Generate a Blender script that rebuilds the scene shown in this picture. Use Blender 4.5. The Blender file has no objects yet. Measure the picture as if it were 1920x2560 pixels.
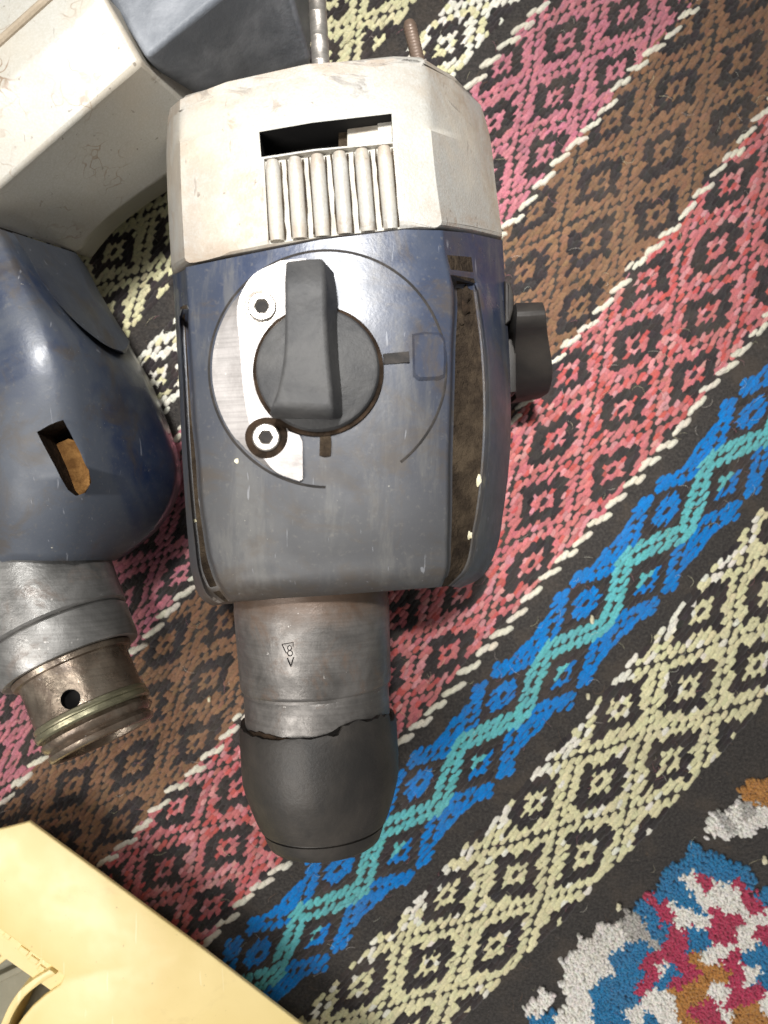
import bpy, bmesh, math, random
import numpy as np
from mathutils import Vector, Matrix
from mathutils.bvhtree import BVHTree

random.seed(7); np.random.seed(7)
sc = bpy.context.scene
COL = sc.collection
MM = 0.001
H = 310.0        # camera height above the rug, mm
F = 2000.0       # focal length in photograph pixels (1920 wide)

# ------------------------------------------------------------------ camera
cam_d = bpy.data.cameras.new('camera')
cam = bpy.data.objects.new('camera', cam_d); COL.objects.link(cam)
cam.location = (0, 0, H * MM)
cam_d.sensor_fit = 'HORIZONTAL'; cam_d.sensor_width = 36.0
cam_d.lens = 36.0 * F / 1920.0
cam_d.clip_start = 0.01; cam_d.clip_end = 20
cam_d.dof.use_dof = True
cam_d.dof.focus_distance = 0.245
cam_d.dof.aperture_fstop = 15.0
sc.camera = cam

# ------------------------------------------------------------------ light
world = bpy.data.worlds.new('World'); sc.world = world; world.use_nodes = True
bg = world.node_tree.nodes['Background']
bg.inputs[0].default_value = (1.0, 0.99, 0.97, 1); bg.inputs[1].default_value = 0.27

def area(name, loc, target, size, power, color):
    l = bpy.data.lights.new(name, 'AREA'); l.shape = 'RECTANGLE'; l.size, l.size_y = size
    l.energy = power; l.color = color
    o = bpy.data.objects.new(name, l); COL.objects.link(o); o.location = loc
    o.rotation_euler = (Vector(target) - Vector(loc)).to_track_quat('-Z', 'Y').to_euler()
    return o
def spot(name, loc, target, angle, blend, power, color, radius):
    l = bpy.data.lights.new(name, 'SPOT'); l.spot_size = math.radians(angle); l.spot_blend = blend
    l.energy = power; l.color = color; l.shadow_soft_size = radius
    o = bpy.data.objects.new(name, l); COL.objects.link(o); o.location = loc
    o.rotation_euler = (Vector(target) - Vector(loc)).to_track_quat('-Z', 'Y').to_euler()
    return o
area('skylight', (0.03, 0.45, 1.30), (0.0, 0.04, 0.05), (0.30, 0.26), 3.4, (1.0, 0.985, 0.96))
area('side_window', (-0.36, -0.26, 0.62), (-0.08, -0.12, 0.03), (0.34, 0.34), 4.6, (1.0, 0.97, 0.93))
spot('sun_patch_lamp', (-0.05, 0.44, 1.42), (-0.004, 0.078, 0.0), 11.4, 1.0, 240.0, (1.0, 0.99, 0.97), 0.09)

vs = sc.view_settings
vs.view_transform = 'Standard'; vs.look = 'None'; vs.exposure = 0.0; vs.gamma = 1.0
vs.use_curve_mapping = False
sc.cycles.use_denoising = True
try: sc.cycles.denoiser = 'OPENIMAGEDENOISE'
except Exception: pass
sc.cycles.max_bounces = 6

# ------------------------------------------------------------------ helpers
def P(px, py, z=0.0):
    """photograph pixel -> place in the scene (mm) at height z above the rug"""
    k = (H - z) / F
    return np.array([(px - 960.0) * k, (1280.0 - py) * k, z])

def srgb(r, g, b):
    def f(c):
        c /= 255.0
        return c / 12.92 if c <= 0.04045 else ((c + 0.055) / 1.055) ** 2.4
    return (f(r), f(g), f(b), 1.0)

def root(name, label, cat, loc, group=None):
    o = bpy.data.objects.new(name, None); COL.objects.link(o)
    o.empty_display_size = 0.02
    o.location = Vector(loc) * MM
    o['label'] = label; o['category'] = cat
    if group: o['group'] = group
    o['_loc'] = [float(c) for c in loc]
    return o
ABS = {}
def mesh_obj(name, verts, faces, mat, parent=None, smooth=True, mats=None, midx=None, sharp=35, cols=None):
    """verts in mm, world axes; parented so that the piece stays where it is"""
    v = np.asarray(verts, float)
    off = ABS.get(parent.name, np.zeros(3)) if parent else np.zeros(3)
    me = bpy.data.meshes.new(name)
    me.from_pydata(((v - off) * MM).tolist(), [], [tuple(int(i) for i in f) for f in faces])
    me.update()
    for m in (mats or [mat]): me.materials.append(m)
    if midx is not None: me.polygons.foreach_set('material_index', midx)
    if smooth:
        me.polygons.foreach_set('use_smooth', [True] * len(me.polygons))
        if sharp: me.set_sharp_from_angle(angle=math.radians(sharp))
    if cols is not None:
        ca = me.color_attributes.new('Col', 'FLOAT_COLOR', 'POINT')
        ca.data.foreach_set('color', np.asarray(cols, np.float32).ravel())
    o = bpy.data.objects.new(name, me); COL.objects.link(o)
    if parent: o.parent = parent
    ABS[o.name] = off
    return o
def new_root(name, label, cat, loc, group=None):
    o = root(name, label, cat, loc, group); ABS[o.name] = np.array(loc, float)
    del o['_loc']
    return o

def catmull(pts, n, ts=None):
    pts = np.asarray(pts, float)
    if len(pts) == 2:
        t = np.linspace(0, 1, n) if ts is None else ts
        return pts[0] + (pts[1] - pts[0]) * t[:, None]
    d = np.r_[0, np.cumsum(np.linalg.norm(np.diff(pts[:, :2], axis=0), axis=1))]; d /= d[-1]
    t = np.linspace(0, 1, n) if ts is None else ts
    m = np.gradient(pts, d, axis=0)
    k = np.clip(np.searchsorted(d, t, side='right') - 1, 0, len(d) - 2)
    h = d[k + 1] - d[k]; u = (t - d[k]) / h
    u = u[:, None]; h = h[:, None]
    return ((2*u**3 - 3*u**2 + 1) * pts[k] + (u**3 - 2*u**2 + u) * h * m[k]
            + (-2*u**3 + 3*u**2) * pts[k+1] + (u**3 - u**2) * h * m[k+1])

def loft(cols, cap=True):
    """cols: list of (n,3) arrays round the section (closed). returns verts, faces"""
    n = len(cols[0]); m = len(cols)
    V = np.concatenate(cols); faces = []
    for c in range(m):
        c2 = (c + 1) % m
        for r in range(n - 1):
            faces.append((c*n + r, c*n + r + 1, c2*n + r + 1, c2*n + r))
    if cap:
        faces.append(tuple(c*n for c in range(m)))
        faces.append(tuple(c*n + n - 1 for c in reversed(range(m))))
    return V, faces

def basis(a):
    a = np.asarray(a, float); a = a / np.linalg.norm(a)
    up = np.array([0, 0, 1.0]) if abs(a[2]) < 0.9 else np.array([0, 1.0, 0])
    e1 = np.cross(up, a); e1 /= np.linalg.norm(e1); e2 = np.cross(a, e1)
    return a, e1, e2

def lathe(o, a, prof, seg=72, jit=None):
    o = np.asarray(o, float); a, e1, e2 = basis(a)
    V = []; Fc = []
    for i, (s, r) in enumerate(prof):
        for k in range(seg):
            t = 2 * math.pi * k / seg
            ss, rr = (s, r) if jit is None else jit(i, t, s, r)
            V.append(o + a*ss + (e1*math.cos(t) + e2*math.sin(t)) * rr)
    n = len(prof)
    for i in range(n - 1):
        for k in range(seg):
            k2 = (k + 1) % seg
            Fc.append((i*seg + k, i*seg + k2, (i+1)*seg + k2, (i+1)*seg + k))
    Fc.append(tuple(reversed(range(seg)))); Fc.append(tuple((n-1)*seg + k for k in range(seg)))
    return V, Fc

def prism(poly, z0, z1, inset=0.0):
    """poly: (n,2) mm, counter-clockwise; optional small bevel of the top edge"""
    p = np.asarray(poly, float); n = len(p)
    rings = [np.c_[p, np.full(n, z0)]]
    if inset > 0:
        d1 = p - np.roll(p, 1, 0); d2 = np.roll(p, -1, 0) - p
        nn = []
        for a, b in zip(d1, d2):
            a = a / (np.linalg.norm(a) + 1e-9); b = b / (np.linalg.norm(b) + 1e-9)
            q = np.array([-a[1] - b[1], a[0] + b[0]]); l = np.linalg.norm(q)
            nn.append(q / (l + 1e-9) / max(0.45, l / 2))
        nn = np.array(nn)
        s = 1 if z1 > z0 else -1
        rings.append(np.c_[p, np.full(n, z1 - s*inset)])
        rings.append(np.c_[p + nn*inset*0.3, np.full(n, z1 - s*inset*0.3)])
        rings.append(np.c_[p + nn*inset, np.full(n, z1)])
    else:
        rings.append(np.c_[p, np.full(n, z1)])
    V = np.concatenate(rings); Fc = []
    for r in range(len(rings) - 1):
        for k in range(n):
            k2 = (k + 1) % n
            Fc.append((r*n + k, r*n + k2, (r+1)*n + k2, (r+1)*n + k))
    Fc.append(tuple(reversed(range(n)))); Fc.append(tuple((len(rings)-1)*n + k for k in range(n)))
    return V, Fc

def tube(pts, rad, seg=8):
    pts = np.asarray(pts, float); n = len(pts); V = []; Fc = []
    rad = np.full(n, rad) if np.isscalar(rad) else np.asarray(rad)
    for i in range(n):
        a = pts[min(i+1, n-1)] - pts[max(i-1, 0)]
        a, e1, e2 = basis(a)
        for k in range(seg):
            t = 2*math.pi*k/seg
            V.append(pts[i] + (e1*math.cos(t) + e2*math.sin(t))*rad[i])
    for i in range(n-1):
        for k in range(seg):
            k2 = (k+1) % seg
            Fc.append((i*seg+k, i*seg+k2, (i+1)*seg+k2, (i+1)*seg+k))
    Fc.append(tuple(reversed(range(seg)))); Fc.append(tuple((n-1)*seg+k for k in range(seg)))
    return V, Fc

def bevel(o, width, seg=3, angle=32):
    m = o.modifiers.new('bevel', 'BEVEL'); m.width = width*MM; m.segments = seg
    m.limit_method = 'ANGLE'; m.angle_limit = math.radians(angle); m.harden_normals = False
    return o

def cut(o, cutters, lining=None):
    """boolean difference, baked into the mesh; cutters = [(verts, faces)] in world mm"""
    off = ABS[o.name]
    tmp = []
    for V, Fc in cutters:
        me = bpy.data.meshes.new('cutter')
        me.from_pydata(((np.asarray(V, float) - off)*MM).tolist(), [], [tuple(int(i) for i in f) for f in Fc])
        bm = bmesh.new(); bm.from_mesh(me); bmesh.ops.recalc_face_normals(bm, faces=bm.faces); bm.to_mesh(me); bm.free()
        if lining and lining[len(tmp)]: me.materials.append(lining[len(tmp)])
        co = bpy.data.objects.new('cutter', me); COL.objects.link(co); tmp.append(co)
        co.parent = o.parent
        m = o.modifiers.new('cut', 'BOOLEAN'); m.operation = 'DIFFERENCE'; m.object = co; m.solver = 'EXACT'; m.material_mode = 'TRANSFER'
    bpy.context.view_layer.update()
    dg = bpy.context.evaluated_depsgraph_get()
    me = bpy.data.meshes.new_from_object(o.evaluated_get(dg))
    o.modifiers.clear(); o.data = me
    for co in tmp: bpy.data.objects.remove(co)
    me.polygons.foreach_set('use_smooth', [True]*len(me.polygons))
    me.set_sharp_from_angle(angle=math.radians(30))
def recalc(o):
    bm = bmesh.new(); bm.from_mesh(o.data); bmesh.ops.recalc_face_normals(bm, faces=bm.faces); bm.to_mesh(o.data); bm.free()

def bvh_of(o):
    off = ABS[o.name]
    v = np.empty(len(o.data.vertices)*3); o.data.vertices.foreach_get('co', v)
    v = v.reshape(-1, 3)/MM + off
    return BVHTree.FromPolygons([tuple(q) for q in v], [tuple(p.vertices) for p in o.data.polygons])
CAMP = Vector((0, 0, H))
def hit(bvh, px, py, default=None):
    d = Vector(P(px, py, 0)) - CAMP; d.normalize()
    loc, nor, idx, dist = bvh.ray_cast(CAMP, d)
    if loc is None: return (None, None) if default is None else (P(px, py, default), np.array([0, 0, 1.0]))
    nor = np.array(nor)
    if nor[2] < 0: nor = -nor
    return np.array(loc), nor
def interp_poly(pts, n):
    return catmull(pts, n)

# ------------------------------------------------------------------ materials
class NT:
    def __init__(self, name):
        self.m = bpy.data.materials.new(name); self.m.use_nodes = True
        self.t = self.m.node_tree; self.b = self.t.nodes['Principled BSDF']
        self.co = self.t.nodes.new('ShaderNodeTexCoord').outputs['Object']
    def n(self, typ, **kw):
        x = self.t.nodes.new(typ)
        for k, v in kw.items(): setattr(x, k, v)
        return x
    def link(self, a, b): self.t.links.new(a, b)
    def noise(self, scale, detail=4, rough=0.6, dist=0.0, stretch=None, off=0.0):
        x = self.n('ShaderNodeTexNoise'); x.inputs['Scale'].default_value = scale
        x.inputs['Detail'].default_value = detail; x.inputs['Roughness'].default_value = rough
        x.inputs['Distortion'].default_value = dist
        mp = self.n('ShaderNodeMapping'); self.link(self.co, mp.inputs['Vector'])
        mp.inputs['Location'].default_value = (off, off*0.7, off*1.3)
        if stretch: mp.inputs['Scale'].default_value = stretch[:3]
        if stretch and len(stretch) > 3: mp.inputs['Rotation'].default_value = (0, 0, stretch[3])
        self.link(mp.outputs[0], x.inputs['Vector'])
        return x.outputs['Fac']
    def ramp(self, fac, lo, hi, v0=0.0, v1=1.0):
        x = self.n('ShaderNodeMapRange'); x.interpolation_type = 'SMOOTHSTEP'
        self.link(fac, x.inputs['Value'])
        x.inputs['From Min'].default_value = lo; x.inputs['From Max'].default_value = hi
        x.inputs['To Min'].default_value = v0; x.inputs['To Max'].default_value = v1
        return x.outputs[0]
    def mix(self, fac, a, b):
        x = self.n('ShaderNodeMix', data_type='RGBA')
        if isinstance(fac, float): x.inputs[0].default_value = fac
        else: self.link(fac, x.inputs[0])
        for s, v in ((6, a), (7, b)):
            if isinstance(v, tuple): x.inputs[s].default_value = v
            else: self.link(v, x.inputs[s])
        return x.outputs[2]
    def math(self, op, a, b):
        x = self.n('ShaderNodeMath', operation=op)
        for s, v in ((0, a), (1, b)):
            if isinstance(v, (int, float)): x.inputs[s].default_value = v
            else: self.link(v, x.inputs[s])
        return x.outputs[0]
    def color(self, c):
        if isinstance(c, tuple): self.b.inputs['Base Color'].default_value = c
        else: self.link(c, self.b.inputs['Base Color'])
    def set(self, **kw):
        for k, v in kw.items():
            s = self.b.inputs[k.replace('_', ' ')]
            if isinstance(v, (int, float, tuple)): s.default_value = v
            else: self.link(v, s)
    def bump(self, h, strength=0.3, dist=0.0005):
        x = self.n('ShaderNodeBump'); x.inputs['Strength'].default_value = strength
        x.inputs['Distance'].default_value = dist
        self.link(h, x.inputs['Height']); self.link(x.outputs[0], self.b.inputs['Normal'])

def mat_yarn():
    t = NT('yarn')
    at = t.n('ShaderNodeAttribute'); at.attribute_name = 'Col'
    fine = t.noise(1900, 3, 0.7)
    c = t.mix(t.ramp(fine, 0.3, 0.75), at.outputs['Color'], at.outputs['Color'])
    hs = t.n('ShaderNodeHueSaturation'); t.link(at.outputs['Color'], hs.inputs['Color'])
    t.link(t.ramp(fine, 0.25, 0.75, 0.72, 1.22), hs.inputs['Value'])
    # dusty grime over the whole rug
    g = t.ramp(t.noise(38, 5, 0.65), 0.42, 0.8, 0.0, 0.22)
    t.color(t.mix(g, hs.outputs[0], srgb(120, 105, 90)))
    t.set(Roughness=0.92, Sheen_Weight=0.25, Sheen_Roughness=0.5, Specular_IOR_Level=0.2)
    t.bump(t.noise(2600, 2, 0.6), 0.6, 0.0004)
    return t.m
def mat_felt():
    t = NT('black_wool_weave')
    a = t.noise(900, 4, 0.75); b = t.noise(60, 4, 0.6)
    c = t.mix(t.ramp(a, 0.3, 0.8), srgb(42, 40, 39), srgb(84, 79, 75))
    c = t.mix(t.ramp(b, 0.45, 0.72, 0, 0.45), c, srgb(88, 78, 68))
    c = t.mix(t.ramp(t.noise(210, 5, 0.75, 0.5, off=6), 0.60, 0.72, 0, 0.4), c, srgb(104, 88, 70))
    c = t.mix(t.ramp(t.noise(1500, 2, 0.5, off=4), 0.71, 0.78, 0, 0.8), c, srgb(150, 140, 125))
    t.color(c); t.set(Roughness=0.95, Sheen_Weight=0.15, Specular_IOR_Level=0.15)
    t.bump(t.noise(1300, 3, 0.7), 0.9, 0.0009)
    return t.m
def mat_white_paint(name='cream_painted_metal', off=0.0, base=(156, 155, 151)):
    t = NT(name)
    grain = t.noise(1500, 3, 0.6, off=off)
    c = t.mix(t.ramp(grain, 0.35, 0.7), srgb(base[0]-8, base[1]-9, base[2]-12), srgb(*base))
    c = t.mix(t.ramp(t.noise(28, 4, 0.6, off=off+2), 0.42, 0.72, 0, 0.5), c, srgb(182, 170, 150))
    geo = t.n('ShaderNodeNewGeometry')
    e = t.math('MULTIPLY', t.ramp(geo.outputs['Pointiness'], 0.515, 0.56, 0.0, 0.6), t.ramp(t.noise(110, 5, 0.7, off=off+6), 0.38, 0.62))
    c = t.mix(e, c, srgb(140, 122, 104))
    blot = t.ramp(t.noise(80, 5, 0.7, 1.2, off=off+5), 0.62, 0.70, 0, 0.55)
    c = t.mix(blot, c, srgb(128, 112, 96))
    spot_ = t.ramp(t.noise(420, 2, 0.5, off=off+9), 0.71, 0.77, 0, 0.6)
    c = t.mix(spot_, c, srgb(86, 74, 62))
    scr = t.ramp(t.noise(70, 3, 0.55, 0.4, stretch=(9, 1.1, 4, 0.25), off=off+3), 0.69, 0.72, 0, 0.45)
    c = t.mix(scr, c, srgb(108, 98, 88))
    if off == 0.0:                            # rubbed, grimy margins of the main housing
        sep = t.n('ShaderNodeSeparateXYZ'); t.link(t.co, sep.inputs[0])
        k1 = t.ramp(sep.outputs[1], 0.046, 0.068); k2 = t.ramp(sep.outputs[0], -0.030, -0.042); k3 = t.ramp(sep.outputs[0], 0.046, 0.064)
        k4 = t.ramp(sep.outputs[1], 0.018, 0.010)
        edge = t.math('MAXIMUM', t.math('MAXIMUM', k1, k2), t.math('MAXIMUM', k3, k4))
        gm = t.math('MULTIPLY', edge, t.ramp(t.noise(85, 6, 0.72, 0.6, off=3.1), 0.40, 0.66, 0.12, 0.75))
        c = t.mix(gm, c, srgb(134, 118, 100))
        mk = t.math('MULTIPLY', k1, t.ramp(t.noise(60, 5, 0.7, 0.9, stretch=(1.0, 3.0, 1.0, 0.3), off=7.7), 0.58, 0.66, 0, 0.75))
        c = t.mix(mk, c, srgb(88, 82, 78))
    if off > 10:                              # brown cracks in the old paint
        vo = t.n('ShaderNodeTexVoronoi'); vo.feature = 'DISTANCE_TO_EDGE'; vo.inputs['Scale'].default_value = 110
        wr = t.n('ShaderNodeVectorMath', operation='ADD'); ns = t.n('ShaderNodeTexNoise'); ns.inputs['Scale'].default_value = 120
        sc_ = t.n('ShaderNodeVectorMath', operation='SCALE'); sc_.inputs['Scale'].default_value = 0.012
        t.link(t.co, ns.inputs['Vector']); t.link(ns.outputs['Color'], sc_.inputs[0]); t.link(t.co, wr.inputs[0]); t.link(sc_.outputs[0], wr.inputs[1])
        t.link(wr.outputs[0], vo.inputs['Vector'])
        ck = t.math('MULTIPLY', t.ramp(vo.outputs['Distance'], 0.035, 0.008), t.ramp(t.noise(26, 5, 0.6, off=2.3), 0.47, 0.62, 0, 0.7))
        c = t.mix(ck, c, srgb(120, 88, 56))
    t.color(c)
    t.set(Roughness=t.ramp(t.noise(60, 3, 0.5), 0.3, 0.7, 0.32, 0.55), Specular_IOR_Level=0.5)
    h = t.math('ADD', t.math('MULTIPLY', t.noise(1100, 3, 0.6, off=off), 1.0), t.math('MULTIPLY', scr, -0.8))
    t.bump(h, 0.30 if off < 10 else 0.12, 0.0005)
    return t.m
def mat_blue(name='blue_plastic', off=0.0, dull=0.5, dust=None):
    t = NT(name)
    c = t.mix(t.ramp(t.noise(22, 4, 0.6, off=off), 0.3, 0.7), srgb(27, 41, 70), srgb(38, 50, 74))
    # rubbed, greyed areas
    rub = t.ramp(t.noise(16, 5, 0.65, 0.6, off=off+3), *((0.36, 0.66) if dust else (0.38, 0.58)), 0, dull)
    c = t.mix(rub, c, srgb(64, 67, 71) if dust else srgb(74, 78, 84))
    if dust:                                  # grey dust film worn into the lower half of the shell
        sep = t.n('ShaderNodeSeparateXYZ'); t.link(t.co, sep.inputs[0])
        w = t.math('ADD', sep.outputs[1], t.math('MULTIPLY', t.noise(14, 4, 0.6, off=off+8), 0.05))
        dm = t.ramp(w, dust[0], dust[1], dust[2], 0.0)
        c = t.mix(dm, c, srgb(70, 69, 67))
        fr = t.math('ADD', sep.outputs[1], t.math('MULTIPLY', t.noise(70, 6, 0.72, 0.5, off=off+9), 0.022))
        c = t.mix(t.ramp(fr, -0.062, -0.082, 0.0, 0.8), c, srgb(76, 62, 48))        # brown grease along the front edge
        st = t.ramp(t.noise(40, 5, 0.7, 0.4, stretch=(3.0, 0.5, 1.0, 0.1), off=off+4), 0.50, 0.68, 0, 0.45)
        c = t.mix(st, c, srgb(96, 94, 90))                                          # dusty wipe streaks
    grit = t.ramp(t.noise(650, 4, 0.7, off=off+6), 0.55, 0.72, 0, 0.35)
    c = t.mix(grit, c, srgb(104, 100, 94))
    dirt = t.ramp(t.noise(48, 6, 0.7, 0.8, off=off+7), 0.50, 0.68, 0, 0.65)
    c = t.mix(dirt, c, srgb(70, 62, 53))
    # grime collected along edges
    geo = t.n('ShaderNodeNewGeometry')
    e = t.math('MULTIPLY', t.ramp(geo.outputs['Pointiness'], 0.49, 0.42, 0.0, 0.7), t.ramp(t.noise(90, 4, 0.7, off=off+5), 0.35, 0.6))
    c = t.mix(e, c, srgb(74, 62, 48))
    scr = t.ramp(t.noise(120, 2, 0.5, 0.5, stretch=(7, 0.6, 3, 0.2), off=off+1), 0.71, 0.745, 0, 0.35)
    c = t.mix(scr, c, srgb(160, 162, 168))
    speck = t.ramp(t.noise(900, 2, 0.5, off=off+2), 0.77, 0.81, 0, 0.7)
    c = t.mix(speck, c, srgb(190, 185, 170))
    t.color(c)
    ro = t.ramp(t.noise(130, 4, 0.6, off=off), 0.3, 0.7, 0.25, 0.38)
    if not dust: ro = t.math('ADD', ro, t.math('MULTIPLY', rub, 0.22))
    if dust: ro = t.math('ADD', ro, t.math('MULTIPLY', dm, 0.3))
    t.set(Roughness=ro, Specular_IOR_Level=0.5)
    h = t.math('ADD', t.noise(900, 3, 0.6), t.math('MULTIPLY', t.noise(160, 3, 0.6), 0.5))
    t.bump(h, 0.07, 0.0005)
    return t.m
def mat_metal(name, c0, c1, rough=(0.3, 0.5), rust=0.35, off=0.0, rust_col=(92, 66, 44), metallic=0.6, rlo=0.52, smear=None):
    t = NT(name)
    c = t.mix(t.ramp(t.noise(70, 5, 0.65, 0.5, off=off), 0.3, 0.7), srgb(*c0), srgb(*c1))
    r = t.ramp(t.noise(60, 6, 0.72, 0.7, off=off+4), rlo, rlo+0.16, 0, rust)
    if smear:                                 # greasy dirt creeping out from under the housing
        sep = t.n('ShaderNodeSeparateXYZ'); t.link(t.co, sep.inputs[0])
        w = t.math('ADD', sep.outputs[1], t.math('MULTIPLY', t.noise(150, 5, 0.7, 0.5, off=off+2), 0.012))
        r = t.math('MAXIMUM', r, t.ramp(w, smear[0], smear[1], 0.0, 0.75))
    c = t.mix(r, c, srgb(*rust_col))
    turn = t.noise(160, 3, 0.6, off=off+3, stretch=(0.25, 9.0, 0.25, 0.05))
    c = t.mix(t.ramp(turn, 0.35, 0.7, 0, 0.22), c, srgb(60, 57, 54))
    scr = t.ramp(t.noise(500, 3, 0.6, off=off+1), 0.69, 0.75, 0, 0.6)
    c = t.mix(scr, c, srgb(205, 200, 195))
    t.color(c)
    t.set(Metallic=t.ramp(r, 0.0, max(0.05, rust), metallic, metallic*0.35),
          Roughness=t.ramp(t.noise(180, 4, 0.6, off=off), 0.3, 0.7, *rough))
    t.bump(t.noise(700, 4, 0.65, off=off), 0.2, 0.0005)
    return t.m
def mat_simple(name, c0, c1, rough=0.6, scale=120, bump=0.3, bscale=900, spec=0.4, detail=5, lo=0.35, hi=0.7, bdist=0.0006):
    t = NT(name)
    t.color(t.mix(t.ramp(t.noise(scale, detail, 0.65, 0.4), lo, hi), srgb(*c0), srgb(*c1)))
    t.set(Roughness=rough, Specular_IOR_Level=spec)
    if bump: t.bump(t.noise(bscale, 4, 0.65), bump, bdist)
    return t.m

M_YARN = mat_yarn(); M_FELT = mat_felt()
M_WHITE = mat_white_paint(); M_WHITE2 = mat_white_paint('aged_cream_paint', 11.0, (178, 176, 169))
M_BLUE = mat_blue(dull=0.55, dust=(-0.045, 0.045, 0.85)); M_BLUE2 = mat_blue('worn_blue_plastic', 17.0, 0.8)
M_NECK = mat_metal('grey_steel', (96, 93, 90), (132, 128, 124), (0.36, 0.55), 0.65, smear=(-0.0905, -0.080))
M_NECK2 = mat_metal('bright_grey_steel', (122, 121, 118), (154, 152, 149), (0.3, 0.48), 0.5, 6.0)
M_SLEEVE = mat_metal('greasy_steel', (120, 106, 92), (165, 152, 136), (0.22, 0.42), 0.75, 9.0, (74, 55, 40), 0.85, 0.46)
M_RING = mat_metal('brassy_ring_steel', (128, 124, 100), (158, 154, 126), (0.25, 0.4), 0.6, 13.0, (78, 62, 44), 0.7, 0.5)
M_SILVER = mat_metal('brushed_aluminium', (150, 145, 142), (176, 171, 168), (0.42, 0.58), 0.45, 3.0, (120, 100, 82), 0.45, 0.58)
M_SCREW = mat_metal('worn_screw_steel', (160, 154, 146), (196, 190, 182), (0.3, 0.5), 0.6, 5.0, (96, 78, 60), 0.85, 0.5)
M_KNOB = mat_simple('dark_grey_plastic', (50, 50, 51), (72, 71, 70), 0.6, 70, 0.4, 520, 0.4, 6, 0.3, 0.7)
M_RUBBER = mat_simple('black_rubber', (42, 40, 38), (66, 61, 56), 0.5, 30, 0.25, 600)
M_BLACKP = mat_simple('black_plastic', (34, 31, 29), (56, 51, 46), 0.6, 40, 0.2, 500)
M_SEAM = mat_simple('dark_seam', (28, 26, 25), (52, 47, 43), 0.8, 150, 0.3)
M_DIRT = mat_simple('caked_brown_dirt', (40, 33, 27), (76, 65, 52), 0.95, 90, 1.0, 420, 0.1, 6, 0.3, 0.72, 0.0016)
M_DARKDIRT = mat_simple('dark_grime', (34, 27, 21), (62, 49, 38), 0.9, 160, 0.8, 500, 0.1, bdist=0.0012)
M_DARK = mat_simple('dark_cavity', (14, 12, 11), (24, 21, 19), 0.9, 100, 0.0)
M_RUST = mat_simple('orange_rust', (96, 66, 36), (142, 104, 60), 0.9, 240, 0.9, 700, 0.1, 6, 0.3, 0.7, 0.001)
M_GREYP = mat_simple('grey_blue_plastic', (92, 96, 102), (128, 131, 136), 0.5, 45, 0.3, 700)
def mat_yellow():
    t = NT('pale_yellow_plastic')
    c = t.mix(t.ramp(t.noise(14, 4, 0.6), 0.3, 0.7), srgb(222, 198, 132), srgb(236, 214, 152))
    c = t.mix(t.ramp(t.noise(40, 6, 0.7, 0.8, off=3), 0.55, 0.75, 0, 0.28), c, srgb(186, 160, 106))
    c = t.mix(t.ramp(t.noise(520, 3, 0.6, off=5), 0.70, 0.76, 0, 0.5), c, srgb(150, 128, 86))
    c = t.mix(t.ramp(t.noise(90, 2, 0.5, 0.5, stretch=(6, 0.5, 1, 0.9), off=2), 0.70, 0.73, 0, 0.3), c, srgb(250, 240, 205))
    t.color(c); t.set(Roughness=t.ramp(t.noise(60, 4, 0.6), 0.3, 0.7, 0.32, 0.5), Specular_IOR_Level=0.5)
    t.bump(t.noise(350, 4, 0.6), 0.08, 0.0006)
    return t.m
M_YELLOW = mat_yellow()
M_GREYTRAY = mat_simple('grey_tray_plastic', (128, 124, 106), (146, 142, 124), 0.6, 60, 0.2, 400)
M_PAN = mat_simple('grimy_cream_paint', (158, 152, 140), (176, 172, 162), 0.55, 260, 0.5, 900, 0.3, 6, 0.32, 0.62)
M_CRUMB = mat_simple('pale_crumb', (196, 186, 150), (230, 226, 205), 0.8, 300, 0.5)
M_CRUMBO = mat_simple('orange_crumb', (150, 92, 46), (186, 124, 70), 0.8, 300, 0.5)

# ================================================================== THE RUG
RUG = new_root('woven_rug', 'black wool rug with diagonal pink, brown, red, blue and cream embroidered bands under the tools', 'rug', (0, 0, 0))
g = 26
gx = np.linspace(-330, 330, g); gy = np.linspace(-380, 380, g)
V = []; Fc = []
for yy in gy:
    for xx in gx: V.append((xx, yy, 0.0))
for r in range(g-1):
    for c in range(g-1): Fc.append((r*g+c, r*g+c+1, (r+1)*g+c+1, (r+1)*g+c))
nb = len(V)
V += [(-330, -380, -4), (330, -380, -4), (330, 380, -4), (-330, 380, -4)]
Fc += [(nb+3, nb+2, nb+1, nb), tuple(list(range(g-1, -1, -1)) + [nb, nb+1]),
       tuple([nb+3] + [r*g for r in range(g-1, -1, -1)][::-1][::-1] + [nb])[::-1],
       tuple([r*g + g-1 for r in range(g)][::-1] + [nb+1, nb+2]),
       tuple([(g-1)*g + c for c in range(g)] + [nb+2, nb+3])]
mesh_obj('ground_weave', V, Fc, M_FELT, RUG, smooth=False)

def fit(ctrl, quad=True, lam=2e-2):
    A = []; b = []
    for p, q, x, y in ctrl:
        A.append([1, p, q] + ([p*p/10, p*q/10, q*q/10] if quad else [])); b.append((x, y))
    A = np.array(A, float); b = np.array(b, float)
    R = np.eye(A.shape[1]) * lam; R[:3, :3] = 0
    W = np.linalg.solve(A.T @ A + R * len(A), A.T @ b)
    def f(i, j):
        p, q = i/8.0, j/8.0
        return np.array([1, p, q] + ([p*p/10, p*q/10, q*q/10] if quad else [])) @ W
    return f

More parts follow.
